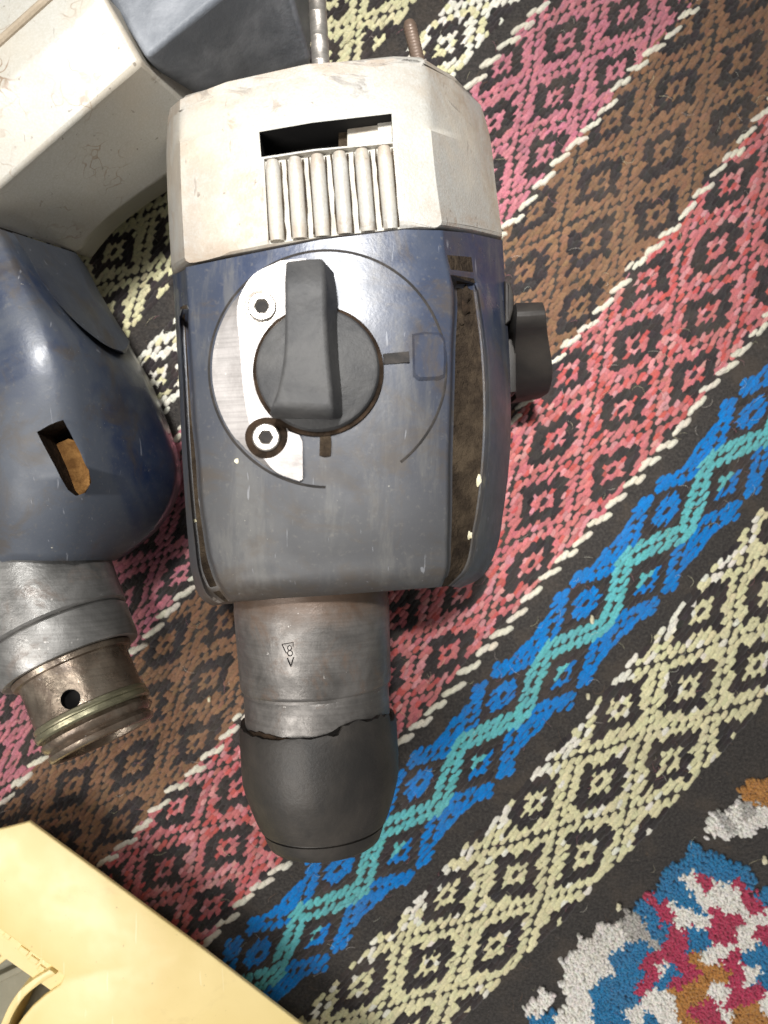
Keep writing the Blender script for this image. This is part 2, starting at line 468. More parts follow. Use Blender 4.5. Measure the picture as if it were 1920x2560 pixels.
BLACKY = srgb(52, 47, 47)[:3]
stitches = []      # (x, y, dirx, diry, length, width, height, colour, kind)
IN = lambda x, y: -330 < x < 2250 and -330 < y < 2890
def jitc(c, amt=0.10, hue=0.04):
    v = 1 + random.gauss(0, amt)
    return tuple(max(0.0, ch*v*(1 + random.gauss(0, hue))) for ch in c[:3])
def add_stitch(px, py, dx, dy, L, W, Ht, col, kind='yarn'):
    l = math.hypot(dx, dy); ang = math.atan2(-dy, dx) + math.radians(random.gauss(-5, 5))
    k = H / F
    wx = 3.2*math.sin(px*0.013 + py*0.021) + 2.2*math.sin(px*0.047 - py*0.031 + 1.3)     # uneven tension of the weave
    wy = 3.2*math.sin(px*0.019 - py*0.012 + 2.0) + 2.2*math.sin(px*0.029 + py*0.051)
    p = P(px + wx + random.gauss(0, 1.5), py + wy + random.gauss(0, 1.5))
    stitches.append((p[0], p[1], math.cos(ang), math.sin(ang), L*k*random.uniform(0.93, 1.1),
                     W*k*random.uniform(0.9, 1.1), Ht*random.uniform(0.85, 1.15), col, kind))

def hash2(i, j): return (math.sin(i*12.9898 + j*78.233)*43758.5453) % 1.0
def diamond(i, j):
    """one diamond of the lattice: 0 bare ground, 1 yarn, 2 black yarn; flower in the middle"""
    s = ((i + j)/2.0 + 4) % 8 - 4; t = ((i - j)/2.0 + 4) % 8 - 4
    m = max(abs(s), abs(t))
    if m >= 4: return 0                     # row of holes in the lattice line
    if m >= 3 or (m == 2.5 and hash2(i, j) < 0.4): return 1
    if m >= 1.5: return 2
    if m == 0: return 2                     # eye of the flower
    return 1

def weave(f, jlo, jhi, colour, irange=(-320, 200), motif=diamond, lenk=1.4, wk=1.2):
    for j in range(jlo, jhi+1):
        for i in range(irange[0], irange[1]):
            x, y = f(i, j)
            if not IN(x, y): continue
            k = motif(i, j)
            if k == 0: continue
            d = f(i+1, j) - f(i-1, j); e = f(i, j+1) - f(i, j-1)
            L = np.linalg.norm(d)/2; w = abs(d[0]*e[1] - d[1]*e[0])/np.linalg.norm(d)/2
            if k == 2:
                add_stitch(x, y, d[0], d[1], L*1.6, w*1.35, 0.74, jitc(BLACKY, 0.15), 'black')
            else:
                add_stitch(x, y, d[0], d[1], L*lenk, w*wk, 0.55, colour(x, y, i, j, k), 'yarn')

PINK = srgb(184, 116, 126); BROWN = srgb(128, 96, 73); RED1 = srgb(184, 108, 109); RED2 = srgb(180, 86, 82); RED3 = srgb(194, 134, 135)
WHITE = srgb(226, 222, 208); CREAM = srgb(214, 208, 168); BLUE = srgb(4, 116, 190); TURQ = srgb(92, 172, 176)
def c_red(x, y, i, j, k):
    r = random.random()
    return jitc(RED1 if r < 0.62 else RED3 if r < 0.84 else RED2, 0.08)
def c_pink(x, y, i, j, k): return jitc(PINK, 0.09)
def c_brown(x, y, i, j, k): return jitc(BROWN, 0.10, 0.03)
def c_cream(x, y, i, j, k):
    w = 0.8 if j <= -2 else 0.08
    return jitc(WHITE if random.random() < w*0.8 else CREAM, 0.05, 0.015)
def c_white(x, y, i, j, k): return jitc(WHITE if random.random() < 0.7 else CREAM, 0.05, 0.015)

red = fit([(0,0,1421,934),(2,0,1617,704),(1,1,1591,860),(-1,1,1387,1091),(2,2,1760,782),(0,2,1560,1016),(1,3,1742,943),
           (-3,3,1326,1412),(-2,2,1352,1256),(-1,3,1530,1182),(-10,0,453,2014),(-9,1,591,1974),(-11,1,410,2169),
           (-10,2,562,2119),(-11,3,536,2267),(-5,3,1128,1633)])
brown = fit([(0,0,1343,525),(2,0,1530,299),(1,1,1499,451),(-1,1,1313,678),(3,1,1682,234),(0,2,1473,613),(2,2,1660,382),
             (-1,3,1452,769),(1,3,1643,530),(-10,2,518,1703),(-11,3,489,1858),(-10,0,413,1612),(-12,2,341,1902),(-13,3,298,2054),(-9,1,558,1554)])
pink = fit([(0,0,1248,165),(1,1,1412,104),(-1,1,1239,295),(0,2,1387,243),(2,2,1564,56),(-1,3,1360,373),(1,3,1547,165),
            (-73/8,-0.3,437,1095),(-95/8,3.45,403,1551),(-129/8,3.45,9,2006),(-19/8,3.45,1256,573)])
cream = fit([(0,0,1549,1772),(1,1,1715,1711),(0,2,1676,1902),(-1,1,1502,1949),(-2,0,1333,2016),(2,0,1754,1528),(2,2,1893,1672),
             (-3,1,1288,2182),(-2,2,1466,2133),(-4,2,1238,2370),(-4,0,1123,2238),(-5,1,1064,2411),(-6,0,904,2454)])
blue = fit([(0,0,1510,1570),(-2,0,1299,1794),(-4,0,1100,2016),(2,0,1710,1336),(4,0,1930,1090),(0,-1,1462,1509),(2,-1,1660,1278),
            (4,-1,1881,1030),(-4,-1,1055,1971),(-2,-1,1258,1738),(-6,-1,853,2179),(-8,-1,634,2378),(-6,0,901,2239),(1,0,1621,1447)])
dv = np.array([0.655, -0.757]); nv = np.array([0.757, 0.655])
def affine(x0, y0, pa, pb):
    o = np.array([x0, y0], float)
    return lambda i, j: o + dv*pa*i + nv*pb*j
white_b = affine(1117, 112, 17.2, 10.3)
cream_b = affine(1121 - 0.757*196 + 8, 112 - 0.655*196 - 30, 17.2, 10.3)

weave(pink, -2, 27, c_pink)
weave(brown, -3, 28, c_brown)
weave(red, -4, 28, c_red)
weave(cream, -4, 22, c_cream)
weave(white_b, -6, 6, c_white)
weave(cream_b, -26, 7, lambda x, y, i, j, k: jitc(CREAM, 0.05, 0.015))

def blue_motif(i, j):
    """zigzag of turquoise with blue wings and small blue flowers, period 16"""
    s0, t0 = (i + j)/2.0, (i - j)/2.0
    best = 0
    for k in (-1, 0, 1):
        m = i//16 + k
        s, t = s0 - 8*m, t0 - 8*m
        # turquoise zigzag: (0,0)->(0,8)->(8,8)
        if -0.5 <= t <= 8.5 and 0.5 <= abs(s) <= 1: best = 3
        if -0.5 <= s <= 8.5 and 0.5 <= abs(t-8) <= 1: best = 3
        if (s == 0 and 1 <= t <= 7) or (t == 8 and 1 <= s <= 7): return 0
        if (s, t) in ((0, 8), (0, 0)): best = 3
    if best: return best
    for k in (-1, 0, 1):
        m = i//16 + k
        s, t = s0 - 8*m, t0 - 8*m
        # wings: the lattice lines carry on beyond each corner in blue
        for a, b in ((s, -t), (t-8, -s)):                    # solid wing in each outer corner
            if (a, b) in ((0, 1), (0, 2), (0, 3), (1, 0), (2, 0), (3, 0), (2, 2), (4, 0), (0, 4)): return 0
            if a >= -1 and b >= -1 and a + b <= 5.5 and max(a, b) >= 0.5: best = 4
            if (abs(a) <= 0.5 and b <= 6.5 and b > 4) or (abs(b) <= 0.5 and a <= 6.5 and a > 4): best = 4
        if max(abs(s+4), abs(t-4)) <= 1.5 and abs(s+4) + abs(t-4) < 3:
            return 2 if (s, t) == (-4, 4) else 4
        if max(abs(s-4), abs(t-4)) <= 1 and not best:
            return 2 if (s, t) == (4, 4) else (3 if (t - s) > 0.4 else 4)
        if max(abs(s+4), abs(t-4)) <= 2 and not best: best = 2
        if max(abs(s-4), abs(t-4)) <= 2 and not best: best = 2
    return best
weave(blue, -16, 9, lambda x, y, i, j, k: jitc(TURQ if k == 3 else BLUE, 0.06, 0.02), motif=blue_motif)

# white outline rows between the bands
BORD = [[(1500,-160),(1334,39),(1256,126),(1200,185),(437,1095),(100,1490),(-200,1840)],
        [(1900,-170),(1738,17),(1647,117),(1560,208),(1525,256),(1460,334),(1378,425),(1282,551),(403,1551),(9,2006),(-250,2305)],
        [(2080,80),(1894,299),(1851,356),(1708,535),(1617,635),(1547,726),(1460,821),(1421,869),(1308,1008),(583,1818),(489,1923),(403,2014),(309,2115),(272,2151),(0,2470),(-150,2640)],
        [(2100,600),(1912,804),(1851,886),(1760,986),(1716,1047),(1597,1186),(1547,1239),(1510,1285),(1433,1372),(1392,1420),(1351,1463),(1308,1516),(1252,1586),(1107,1744),(1001,1860),(703,2166),(618,2248),(540,2331),(350,2550),(150,2780)]]
for bl in BORD:
    pts = np.array(bl, float)[::-1]
    seg = np.linalg.norm(np.diff(pts, axis=0), axis=1); cum = np.r_[0, np.cumsum(seg)]
    s = random.uniform(0, 20); n = 0
    while s < cum[-1]:
        k = min(np.searchsorted(cum, s, side='right') - 1, len(seg)-1)
        d = (pts[k+1] - pts[k]) / seg[k]; p = pts[k] + d*(s - cum[k])
        nrm = np.array([-d[1], d[0]])
        if n % 4 < 3:
            p = p + nrm*(((n % 4) - 1)*6.0 + random.gauss(0, 1.5))
            th = math.radians(13); dd = np.array([d[0]*math.cos(th) - d[1]*math.sin(th), d[0]*math.sin(th) + d[1]*math.cos(th)])
            if IN(*p): add_stitch(p[0], p[1], dd[0], dd[1], 34, 14.5, 1.1, jitc(srgb(214, 208, 190), 0.05, 0.015), 'border')
        s += 15.5; n += 1

def stitch_geo(x, y, c, s, L, W, Ht, seedv):
    us = (-0.5, -0.40, -0.12, 0.14, 0.40, 0.5); rf = (0.12, 0.78, 1.0, 1.0, 0.78, 0.12)
    v = []
    for u, r in zip(us, rf):
        lat = 0.10*W*math.sin(u*5.5) + seedv*0.12*W*(u*u*4 - 0.3)
        for a in (0.0, 0.9, 1.5708, 2.2416, 3.1416):
            yy = math.cos(a)*W*0.5*r + lat; zz = math.sin(a)*Ht*r + (0.0 if r > 0.5 else 0.05) - 0.05
            xx = u*L
            v.append((x + xx*c - yy*s, y + xx*s + yy*c, zz))
    return v
SF = [(r*5+k, r*5+k+1, (r+1)*5+k+1, (r+1)*5+k) for r in range(5) for k in range(4)]

# where the tools hide the rug (photograph outlines), only to choose the pieces that show
COVER = [[(415,260),(985,120),(1200,240),(1270,700),(1380,760),(1380,990),(1280,1130),(1190,1460),(980,1500),(1000,1930),(930,2120),(800,2160),(690,2130),(600,1930),(590,1530),(490,1490),(430,700)],
         [(-10,-10),(775,-10),(770,150),(415,270),(415,440),(200,620),(330,880),(440,1180),(300,1400),(390,1780),(120,1920),(20,1770),(-10,1760)],
         [(-10,2080),(75,2050),(755,2570),(-10,2570)]]
def inside(px, py, poly):
    r = False; n = len(poly)
    for a in range(n):
        x1, y1 = poly[a]; x2, y2 = poly[(a+1) % n]
        if (y1 > py) != (y2 > py) and px < (x2-x1)*(py-y1)/(y2-y1) + x1: r = not r
    return r
def pix(x, y): return 960 + x*F/H, 1280 - y*F/H
def shows(st):
    px, py = pix(st[0], st[1])
    return 5 < px < 1915 and 5 < py < 2555 and not any(inside(px, py, c) for c in COVER)
order = sorted([k for k, st in enumerate(stitches) if st[8] != 'black' and shows(st)],
               key=lambda k: -stitches[k][4]*stitches[k][5])
single = set(order[:300])
bV = []; bF = []; bC = []
for k, st in enumerate(stitches):
    v = stitch_geo(st[0], st[1], st[2], st[3], st[4], st[5], st[6], random.gauss(0, 1))
    c = list(st[7]) + [1.0]
    if k in single:
        ctr = np.array([st[0], st[1], 0.0])
        o = mesh_obj('stitch', np.array(v) - ctr, SF, M_YARN, RUG, cols=[c]*len(v), sharp=None)
        o.location = Vector(ctr)*MM
    else:
        n0 = len(bV); bV += v; bC += [c]*len(v)
        bF += [tuple(a + n0 for a in f) for f in SF]
o = mesh_obj('stitches', bV, bF, M_YARN, RUG, cols=bC, sharp=None); o['kind'] = 'stuff'

# knotted pile medallion in the corner: every tuft is geometry
WH, BL, MA, OC, BK = srgb(228,224,216), srgb(40,118,164), srgb(176,58,88), srgb(176,124,64), srgb(40,38,38)
GR = srgb(176,172,166)
SEED = [(1400,2550,WH),(1425,2480,WH),(1440,2420,WH),(1480,2370,WH),(1530,2335,WH),(1585,2312,GR),(1620,2345,GR),(1450,2520,WH),(1500,2420,WH),
 (1560,2400,BL),(1530,2450,BL),(1510,2500,BL),(1530,2545,BL),(1560,2480,BL),(1580,2440,BL),(1600,2370,BL),(1640,2330,BL),(1620,2290,BL),(1660,2240,BL),(1690,2200,BL),
 (1720,2160,BL),(1750,2140,BL),(1800,2175,BL),(1850,2185,BL),(1780,2160,BL),(1870,2200,BL),
 (1655,2250,MA),(1660,2275,MA),(1715,2195,WH),(1740,2220,WH),(1760,2240,WH),(1700,2240,BL),(1730,2260,BL),(1690,2270,WH),(1715,2285,WH),(1760,2205,MA),(1790,2220,WH),
 (1800,2250,WH),(1830,2240,WH),(1840,2270,WH),(1850,2220,MA),(1870,2240,MA),(1790,2290,MA),(1750,2300,WH),(1755,2330,BL),(1730,2350,BL),(1700,2340,MA),(1680,2360,MA),(1650,2390,MA),(1625,2420,MA),(1615,2460,MA),
 (1650,2410,WH),(1670,2430,BL),(1660,2450,BL),(1640,2480,WH),(1650,2510,WH),(1670,2540,WH),(1600,2530,WH),(1620,2550,BL),
 (1700,2400,MA),(1720,2430,MA),(1690,2450,MA),(1700,2480,OC),(1720,2500,OC),(1740,2470,OC),(1760,2430,OC),(1750,2400,OC),(1770,2390,WH),(1800,2370,WH),(1790,2340,MA),(1820,2320,MA),(1830,2300,MA),
 (1800,2440,OC),(1790,2480,WH),(1810,2460,WH),(1820,2500,MA),(1850,2480,MA),(1840,2440,MA),(1830,2400,MA),(1860,2350,WH),(1880,2300,WH),(1890,2270,MA),(1905,2330,MA),(1880,2380,BL),(1905,2400,BL),(1910,2440,BL),(1870,2430,WH),
 (1890,2480,MA),(1910,2500,WH),(1870,2520,OC),(1850,2545,OC),(1890,2550,OC),(1760,2510,MA),(1740,2530,MA),(1790,2540,MA),(1810,2530,WH),(1720,2550,OC),(1910,2240,BL),(1915,2290,WH),(1880,2220,BK),
 (1342,2520,WH),(1360,2500,WH),(1375,2545,BL),(1350,2550,BL),
 (1790,2070,WH),(1820,2050,GR),(1850,2060,WH),(1860,2020,GR),(1885,2050,WH),(1895,1990,OC),(1915,2000,OC),(1870,1975,OC),(1910,2030,WH),(1840,2040,WH),
 (1960,2000,WH),(1980,2100,BK),(1960,2260,BL),(1980,2350,WH),(1970,2450,MA),(1980,2540,WH),(2050,2300,MA),(2060,2450,OC),(1700,2620,WH),(1800,2640,BL),(1500,2620,WH),(1900,2640,MA),(1600,2650,BL),(2000,2650,OC),
 # black ground round it
 (1300,2540,BK),(1380,2440,BK),(1320,2480,BK),(1400,2360,BK),(1460,2310,BK),(1520,2280,BK),(1560,2240,BK),(1600,2200,BK),(1640,2160,BK),(1690,2120,BK),(1740,2080,BK),(1750,2030,BK),(1800,2000,BK),
 (1820,2120,BK),(1870,2110,BK),(1900,2150,BK),(1910,2190,BK),(1850,2140,BK),(1780,2110,BK),(1905,2090,BK),(1850,1970,BK),(1830,1985,BK),(1385,2510,BK),(1395,2480,BK)]
SX = np.array([(a, b) for a, b, c in SEED], float)
bV = []; bF = []; bC = []
OCT = [(1,0,0),(0,1,0),(-1,0,0),(0,-1,0),(0,0,1)]
yy = 1950.0; row = 0
while yy < 2760:
    xx = 1270.0 + (row % 2)*4
    while xx < 2150:
        px, py = xx + random.gauss(0, 2.2), yy + random.gauss(0, 2.2)
        xx += 5.4
        qx = px + 7*math.sin(py*0.09) + 4*math.sin(py*0.31) + random.gauss(0, 2); qy = py + 7*math.sin(px*0.11) + 4*math.sin(px*0.27) + random.gauss(0, 2)
        k = int(np.argmin((SX[:, 0]-qx)**2 + (SX[:, 1]-qy)**2)); c = SEED[k][2]
        if c is BK:
            continue
        p = P(px, py); r = random.uniform(0.55, 0.9); hgt = random.uniform(1.5, 2.1)
        n0 = len(bV); a0 = random.uniform(0, 6.28); lx, ly = random.gauss(0, 0.4), random.gauss(-0.1, 0.4)
        for lev, (rr, zz) in enumerate(((0.95, 0.0), (1.0, 0.55), (0.62, 0.93))):
            for q in range(6):
                a = a0 + q*math.pi/3
                bV.append((p[0] + math.cos(a)*r*rr*random.uniform(0.85, 1.15) + lx*zz, p[1] + math.sin(a)*r*rr*random.uniform(0.85, 1.15) + ly*zz, zz*hgt))
        bV.append((p[0] + lx, p[1] + ly, hgt*random.uniform(1.0, 1.15)))
        for lev in range(2):
            for q in range(6):
                q2 = (q+1) % 6
                bF.append((n0+lev*6+q, n0+lev*6+q2, n0+lev*6+6+q2, n0+lev*6+6+q))
        for q in range(6): bF.append((n0+12+q, n0+12+(q+1) % 6, n0+18))
        bC += [list(jitc(c, 0.07, 0.02)) + [1.0]]*19
    yy += 4.8; row += 1
o = mesh_obj('pile_tufts', bV, bF, M_YARN, RUG, cols=bC, sharp=None); o['kind'] = 'stuff'

# loose wool hairs standing out of the weave
bV = []; bF = []; bC = []
for k in range(1500):
    px, py = random.uniform(-100, 2020), random.uniform(-100, 2660)
    p = P(px, py); a = random.uniform(0, 6.28); L = random.uniform(1.5, 6); cv = random.gauss(0, 0.9)
    pts = []
    for q in range(5):
        u = q/4.0; aa = a + cv*u
        pts.append(np.array([p[0] + L*u*math.cos(aa), p[1] + L*u*math.sin(aa), 0.2 + 1.7*math.sin(u*2.6)]))
    v, f = tube(pts, 0.045, 3); n0 = len(bV); bV += v; bF += [tuple(b + n0 for b in q) for q in f]
    c = jitc(random.choice([WHITE, BLACKY, BLACKY, PINK, CREAM, BROWN]), 0.1)
    bC += [list(c) + [1.0]]*len(v)
o = mesh_obj('stray_hairs', bV, bF, M_YARN, RUG, cols=bC, sharp=None); o['kind'] = 'stuff'

# ================================================================== THE DRILL IN THE MIDDLE
def P3(pts): return np.array([P(*q) for q in pts])
def column(pts, n, zfun=None):
    c = catmull(pts, n)
    if zfun is not None: c[:, 2] = [zfun(py, z) for px, py, z in c]
    return P3(c)
def side(col, dx, z):
    c = col.copy(); c[:, 0] += dx; c[:, 2] = z; return c
def sstep(x, a, b):
    u = min(1.0, max(0.0, (x - a)/(b - a))); return u*u*(3 - 2*u)

DR = new_root('rotary_hammer', 'worn blue and cream rotary hammer drill head lying in the middle of the rug', 'power tool', P(800, 900, 0))

# --- cream rear housing
n = 26
wB = column([(417,292,50),(415,400,50),(419,520,50),(428,681,50)], n)
wJ = column([(1198,250,52),(1222,330,50),(1240,470,50),(1257,597,50)], n)
white_cols = [side(wB, 16, 3), side(wB, 4, 24), wB,
    column([(426,262,68),(427,400,68),(431,520,68),(440,674,68)], n),
    column([(450,240,83),(451,400,85),(455,520,85),(463,661,85)], n),
    column([(568,197,87),(575,380,89.5),(580,520,90),(585,636,90)], n),
    column([(769,152,88),(785,350,91.5),(792,480,92),(798,594,92)], n),
    column([(985,128,87),(995,330,90.5),(1003,480,91),(1010,568,91)], n),
    column([(1060,134,84),(1075,300,88),(1090,450,88),(1107,570,88)], n),
    column([(1132,175,71),(1155,330,71),(1170,470,71),(1183,582,70.5)], n),
    wJ, side(wJ, -4, 24), side(wJ, -16, 3)]
V, Fc = loft(white_cols)
WHO = mesh_obj('rear_housing', V, Fc, M_WHITE, DR)
# round the rear edge
bm = bmesh.new(); bm.from_mesh(WHO.data); bm.faces.ensure_lookup_table()
m = len(white_cols); off = ABS[WHO.name]
capf = max((f for f in bm.faces if len(f.verts) == m), key=lambda f: f.calc_center_median().y)
bmesh.ops.recalc_face_normals(bm, faces=bm.faces)
bmesh.ops.bevel(bm, geom=list(capf.edges), offset=3.2*MM, segments=4, profile=0.5, affect='EDGES')
long_e = [e for e in bm.edges if len(e.link_faces) == 2 and e.calc_face_angle(0) > 0.42 and abs(e.verts[0].co.y - e.verts[1].co.y) > 2.0*MM]
bmesh.ops.bevel(bm, geom=long_e, offset=2.2*MM, segments=3, profile=0.5, affect='EDGES')
bm.to_mesh(WHO.data); bm.free()
WHO.data.polygons.foreach_set('use_smooth', [True]*len(WHO.data.polygons)); WHO.data.set_sharp_from_angle(angle=math.radians(38))
bw = bvh_of(WHO)

def slab_from_pixels(poly, bvh, depth, up=6.0):
    """cutter: outline in the photograph, sunk `depth` mm below the surface it lies on"""
    q = [hit(bvh, *p)[0] for p in poly]
    z = float(np.mean([a[2] for a in q]))
    pl = np.array([[a[0], a[1]] for a in q])
    if np.sum(pl[:,0]*np.roll(pl[:,1],-1) - pl[:,1]*np.roll(pl[:,0],-1)) < 0: pl = pl[::-1]
    return prism(pl, z - depth, z + up)
def flat_part(name, poly, bvh, mat, parent, h, bev=0.3, sink=1.0, level=False):
    """thin plate standing h above the surface that the outline lies on"""
    q = [hit(bvh, *p, default=90)[0] for p in poly]
    if np.sum([a[0]*b[1]-a[1]*b[0] for a, b in zip(q, q[1:]+q[:1])]) < 0: q = q[::-1]
    q = np.array(q); n = len(q)
    if level: q[:, 2] = q[:, 2].max() - 0.1 if sink > 2 else q[:, 2].max() + 0.05
    c = q.mean(0)
    ins = q.copy(); d = c - q; d /= np.linalg.norm(d, axis=1)[:, None]; ins[:, :2] += d[:, :2]*bev
    rings = [q - [0,0,sink], q + [0,0,h-bev], ins + [0,0,h]]
    V = np.concatenate(rings); Fc = []
    for r in range(2):
        for k in range(n): Fc.append((r*n+k, r*n+(k+1)%n, (r+1)*n+(k+1)%n, (r+1)*n+k))
    Fc.append(tuple(2*n+k for k in range(n)))
    return mesh_obj(name, V, Fc, mat, parent, sharp=30)

slot = [(648,330),(979,284),(982,355),(653,393)]
pan = [(660,397),(982,358),(1000,572),(672,610)]
cut(WHO, [slab_from_pixels(slot, bw, 15), slab_from_pixels(pan, bw, 1.1)], [M_DARK, M_PAN])  # slot walls lined near-black: the cavity's shade is put into their colour
# things seen inside the slot
zs = 80.0
def box_px(x0, y0, x1, y1, z0, z1, sk=0.0):
    q = np.array([P(x0, y0+sk, z1), P(x1, y0, z1), P(x1, y1, z1), P(x0, y1+sk, z1)])[::-1]
    return prism(q[:, :2], z0, z1, 0.3)
V, Fc = box_px(868, 300, 968, 372, 70, 84.5, 14); mesh_obj('inner_switch_bar', V, Fc, M_WHITE2, WHO)
V, Fc = box_px(846, 300, 880, 378, 70, 83.0, 4); mesh_obj('slot_block', V, Fc, M_DIRT, WHO)
V, Fc = box_px(944, 292, 985, 372, 70, 85.5, 3); mesh_obj('slot_block', V, Fc, M_PAN, WHO)
V, Fc = box_px(640, 290, 1000, 420, 73, 76.5, 20); mesh_obj('slot_floor', V, Fc, M_DARK, WHO)
# ribs of the grip panel
for k in range(6):
    u = (k + 0.35)/5.75
    xt, yt = 660 + (982-660)*u, 400 + (360-400)*u
    xb, yb = 672 + (1000-672)*u, 603 + (567-603)*u
    pts = []
    for q in np.linspace(0.0, 0.99, 9):
        h0, nn = hit(bw, xt + (xb-xt)*q, yt + (yb-yt)*q)
        pts.append(h0 + [0, 0, -1.6])
    V, Fc = tube(pts, [1.7] + [2.15]*7 + [2.0], 16)
    mesh_obj('grip_rib', V, Fc, M_WHITE, WHO)
    ln = []
    for dx in (-20.5, 20.5):
        lp = [hit(bw, xt + (xb-xt)*q + dx + random.gauss(0, 0.6), yt + (yb-yt)*q)[0] + [0, 0, -1.15] for q in np.linspace(0.02, 0.97, 9)]
        v, f = tube(lp, [0.12 + 0.22*random.random() for _ in lp], 6); ln.append((v, f))
    V = ln[0][0] + ln[1][0]; Fc = ln[0][1] + [tuple(a + len(ln[0][0]) for a in f) for f in ln[1][1]]
    mesh_obj('dirt_line', V, Fc, M_DIRT, WHO)

# --- blue gear housing
n = 60
gL = lambda py, z: z
def grv(zn, zg, y0, y1):
    def f(py, z):
        gg = sstep(py, y0, y1)*(1 - sstep(py, 1470, 1520)*0.6)
        return zn*(1-gg) + zg*gg
    return f
bB = column([(431,688,50),(441,843,50),(449,992,50),(454,1128,50),(460,1224,50),(469,1345,50),(480,1440,50),(502,1496,50),(530,1514,50)], n)
bJ = column([(1258,602,50),(1270,799,50),(1277,950,50),(1276,1131,50),(1260,1275,50),(1239,1382,50),(1200,1446,50),(1150,1470,50)], n)
blue_cols = [side(bB, 18, 3), side(bB, 5, 24), bB,
    column([(442,684,67),(451,843,67),(459,992,67),(467,1128,67),(474,1224,67),(486,1345,67),(500,1440,67),(524,1494,66),(546,1509,65)], n),
    column([(446,682,70),(455,843,70),(463,992,70),(470,1128,70),(477,1224,70),(489,1345,70),(504,1440,70),(532,1490,70),(553,1506,68)], n, grv(72, 62, 775, 800)),
    column([(461,675,80),(470,803,80),(479,938,80),(486,1047,80),(497,1155,80),(501,1224,80),(513,1320,80),(528,1405,80),(556,1474,78),(580,1503,74)], n, grv(80, 62, 775, 800)),
    column([(464,668,85),(473,803,86),(482,938,86),(489,1047,86),(500,1155,86),(504,1224,86),(516,1320,86),(532,1405,85),(560,1474,83),(584,1501,78)], n),
    column([(585,643,90),(590,900,91),(600,1200,90),(615,1400,88),(632,1478,85.5),(640,1499,80)], n),
    column([(798,600,92),(800,900,93),(800,1200,92),(800,1400,90),(800,1468,87),(800,1490,81)], n),
    column([(1010,574,91),(1010,900,92),(1000,1200,91),(990,1400,89),(985,1455,86),(985,1476,80)], n),
    column([(1107,576,88),(1112,640,88),(1127,700,88),(1128,881,88),(1121,1144,88),(1118,1350,87),(1112,1440,84),(1098,1468,79)], n),
    column([(1112,577,86),(1118,640,86),(1133,700,86),(1132,881,86),(1125,1144,86),(1122,1350,85),(1116,1438,82),(1104,1467,77)], n, grv(86, 76, 690, 712)),
    column([(1168,582,72),(1178,640,72),(1186,710,72),(1208,881,72),(1210,1144,72),(1188,1319,72),(1158,1432,72),(1122,1465,70)], n, grv(73, 70, 690, 712)),
    column([(1176,583,72),(1186,640,72),(1194,710,72),(1218,881,72),(1220,1144,72),(1197,1319,72),(1165,1434,71),(1128,1466,69)], n, grv(70, 75, 690, 730)),
    bJ, side(bJ, -5, 24), side(bJ, -18, 3)]
V, Fc = loft(blue_cols)
BLO = mesh_obj('gear_housing', V, Fc, M_BLUE, DR, sharp=33, mats=[M_BLUE, M_DIRT])
mi = np.zeros(len(Fc), np.int32)
py_row = np.linspace(690, 1500, n)
for c in range(len(blue_cols)):
    for r in range(n-1):
        if c == 4 and py_row[r] > 772: mi[c*(n-1)+r] = 1
        if c == 3 and py_row[r] > 1180: mi[c*(n-1)+r] = 0
        if c == 11 and py_row[r] > 735: mi[c*(n-1)+r] = 1
BLO.data.polygons.foreach_set('material_index', mi)
recalc(BLO)
bm = bmesh.new(); bm.from_mesh(BLO.data)
ed = [e for e in bm.edges if len(e.link_faces) == 2 and len(e.link_faces[0].verts) <= 4 and len(e.link_faces[1].verts) <= 4 and e.calc_face_angle(0) > 0.5]
cape = [e for f in bm.faces if len(f.verts) > 10 and f.calc_center_median().y < 0 for e in f.edges]
bmesh.ops.bevel(bm, geom=list(set(ed)), offset=0.9*MM, segments=2, profile=0.5, affect='EDGES')
bm.to_mesh(BLO.data); bm.free()
BLO.data.polygons.foreach_set('use_smooth', [True]*len(BLO.data.polygons)); BLO.data.set_sharp_from_angle(angle=math.radians(40))
bb = bvh_of(BLO)

# --- selector dial, its plate and screws
CX, CY, CR = 819.0, 922.0, 296.0
def circ(a, r=CR, cx=CX, cy=CY): return cx + r*math.cos(math.radians(a)), cy - r*math.sin(math.radians(a))
pts = [hit(bb, *circ(a))[0] + [0,0,-0.25] for a in range(-52, 271, 3)]
V, Fc = tube(pts, 0.48, 8); mesh_obj('dial_seam', V, Fc, M_SEAM, BLO)
arc = [circ(a, CR-7) for a in np.linspace(111, 257.5, 44)]
fold = catmull([(700,652,0),(630,690,0),(600,740,0),(601,880,0),(612,1000,0),(640,1110,0),(690,1180,0),(748,1203,0)], 44)[:, :2]
inner = [(757,1198),(756,1104),(748,1088),(722,1078)] + [circ(a, 160, 794, 922) for a in np.linspace(238, 128, 24)] + [(720,800),(765,740),(765,646)]
pz = max(hit(bb, *p)[0][2] for p in inner) + 0.75
V = [P(x, y, pz - 2.6) for x, y in arc] + [P(x, y, pz) for x, y in fold] + [P(x, y, pz) for x, y in inner]
na = len(arc); Fc = []
for k in range(na-1): Fc.append((k, k+1, na+k+1, na+k))
Fc.append(tuple(list(range(na, 2*na)) + list(range(2*na, 2*na+len(inner)))))
rim = list(range(na)) + [2*na-1] + list(range(2*na, 2*na+len(inner))) + [na]
nv_ = len(V)
V += [np.array(V[r]) - [0, 0, 3.5] for r in rim]
for k in range(len(rim)):
    k2 = (k+1) % len(rim); Fc.append((rim[k], nv_+k, nv_+k2, rim[k2]))
PLT = mesh_obj('selector_plate', V, Fc, M_SILVER, BLO, sharp=12); recalc(PLT)
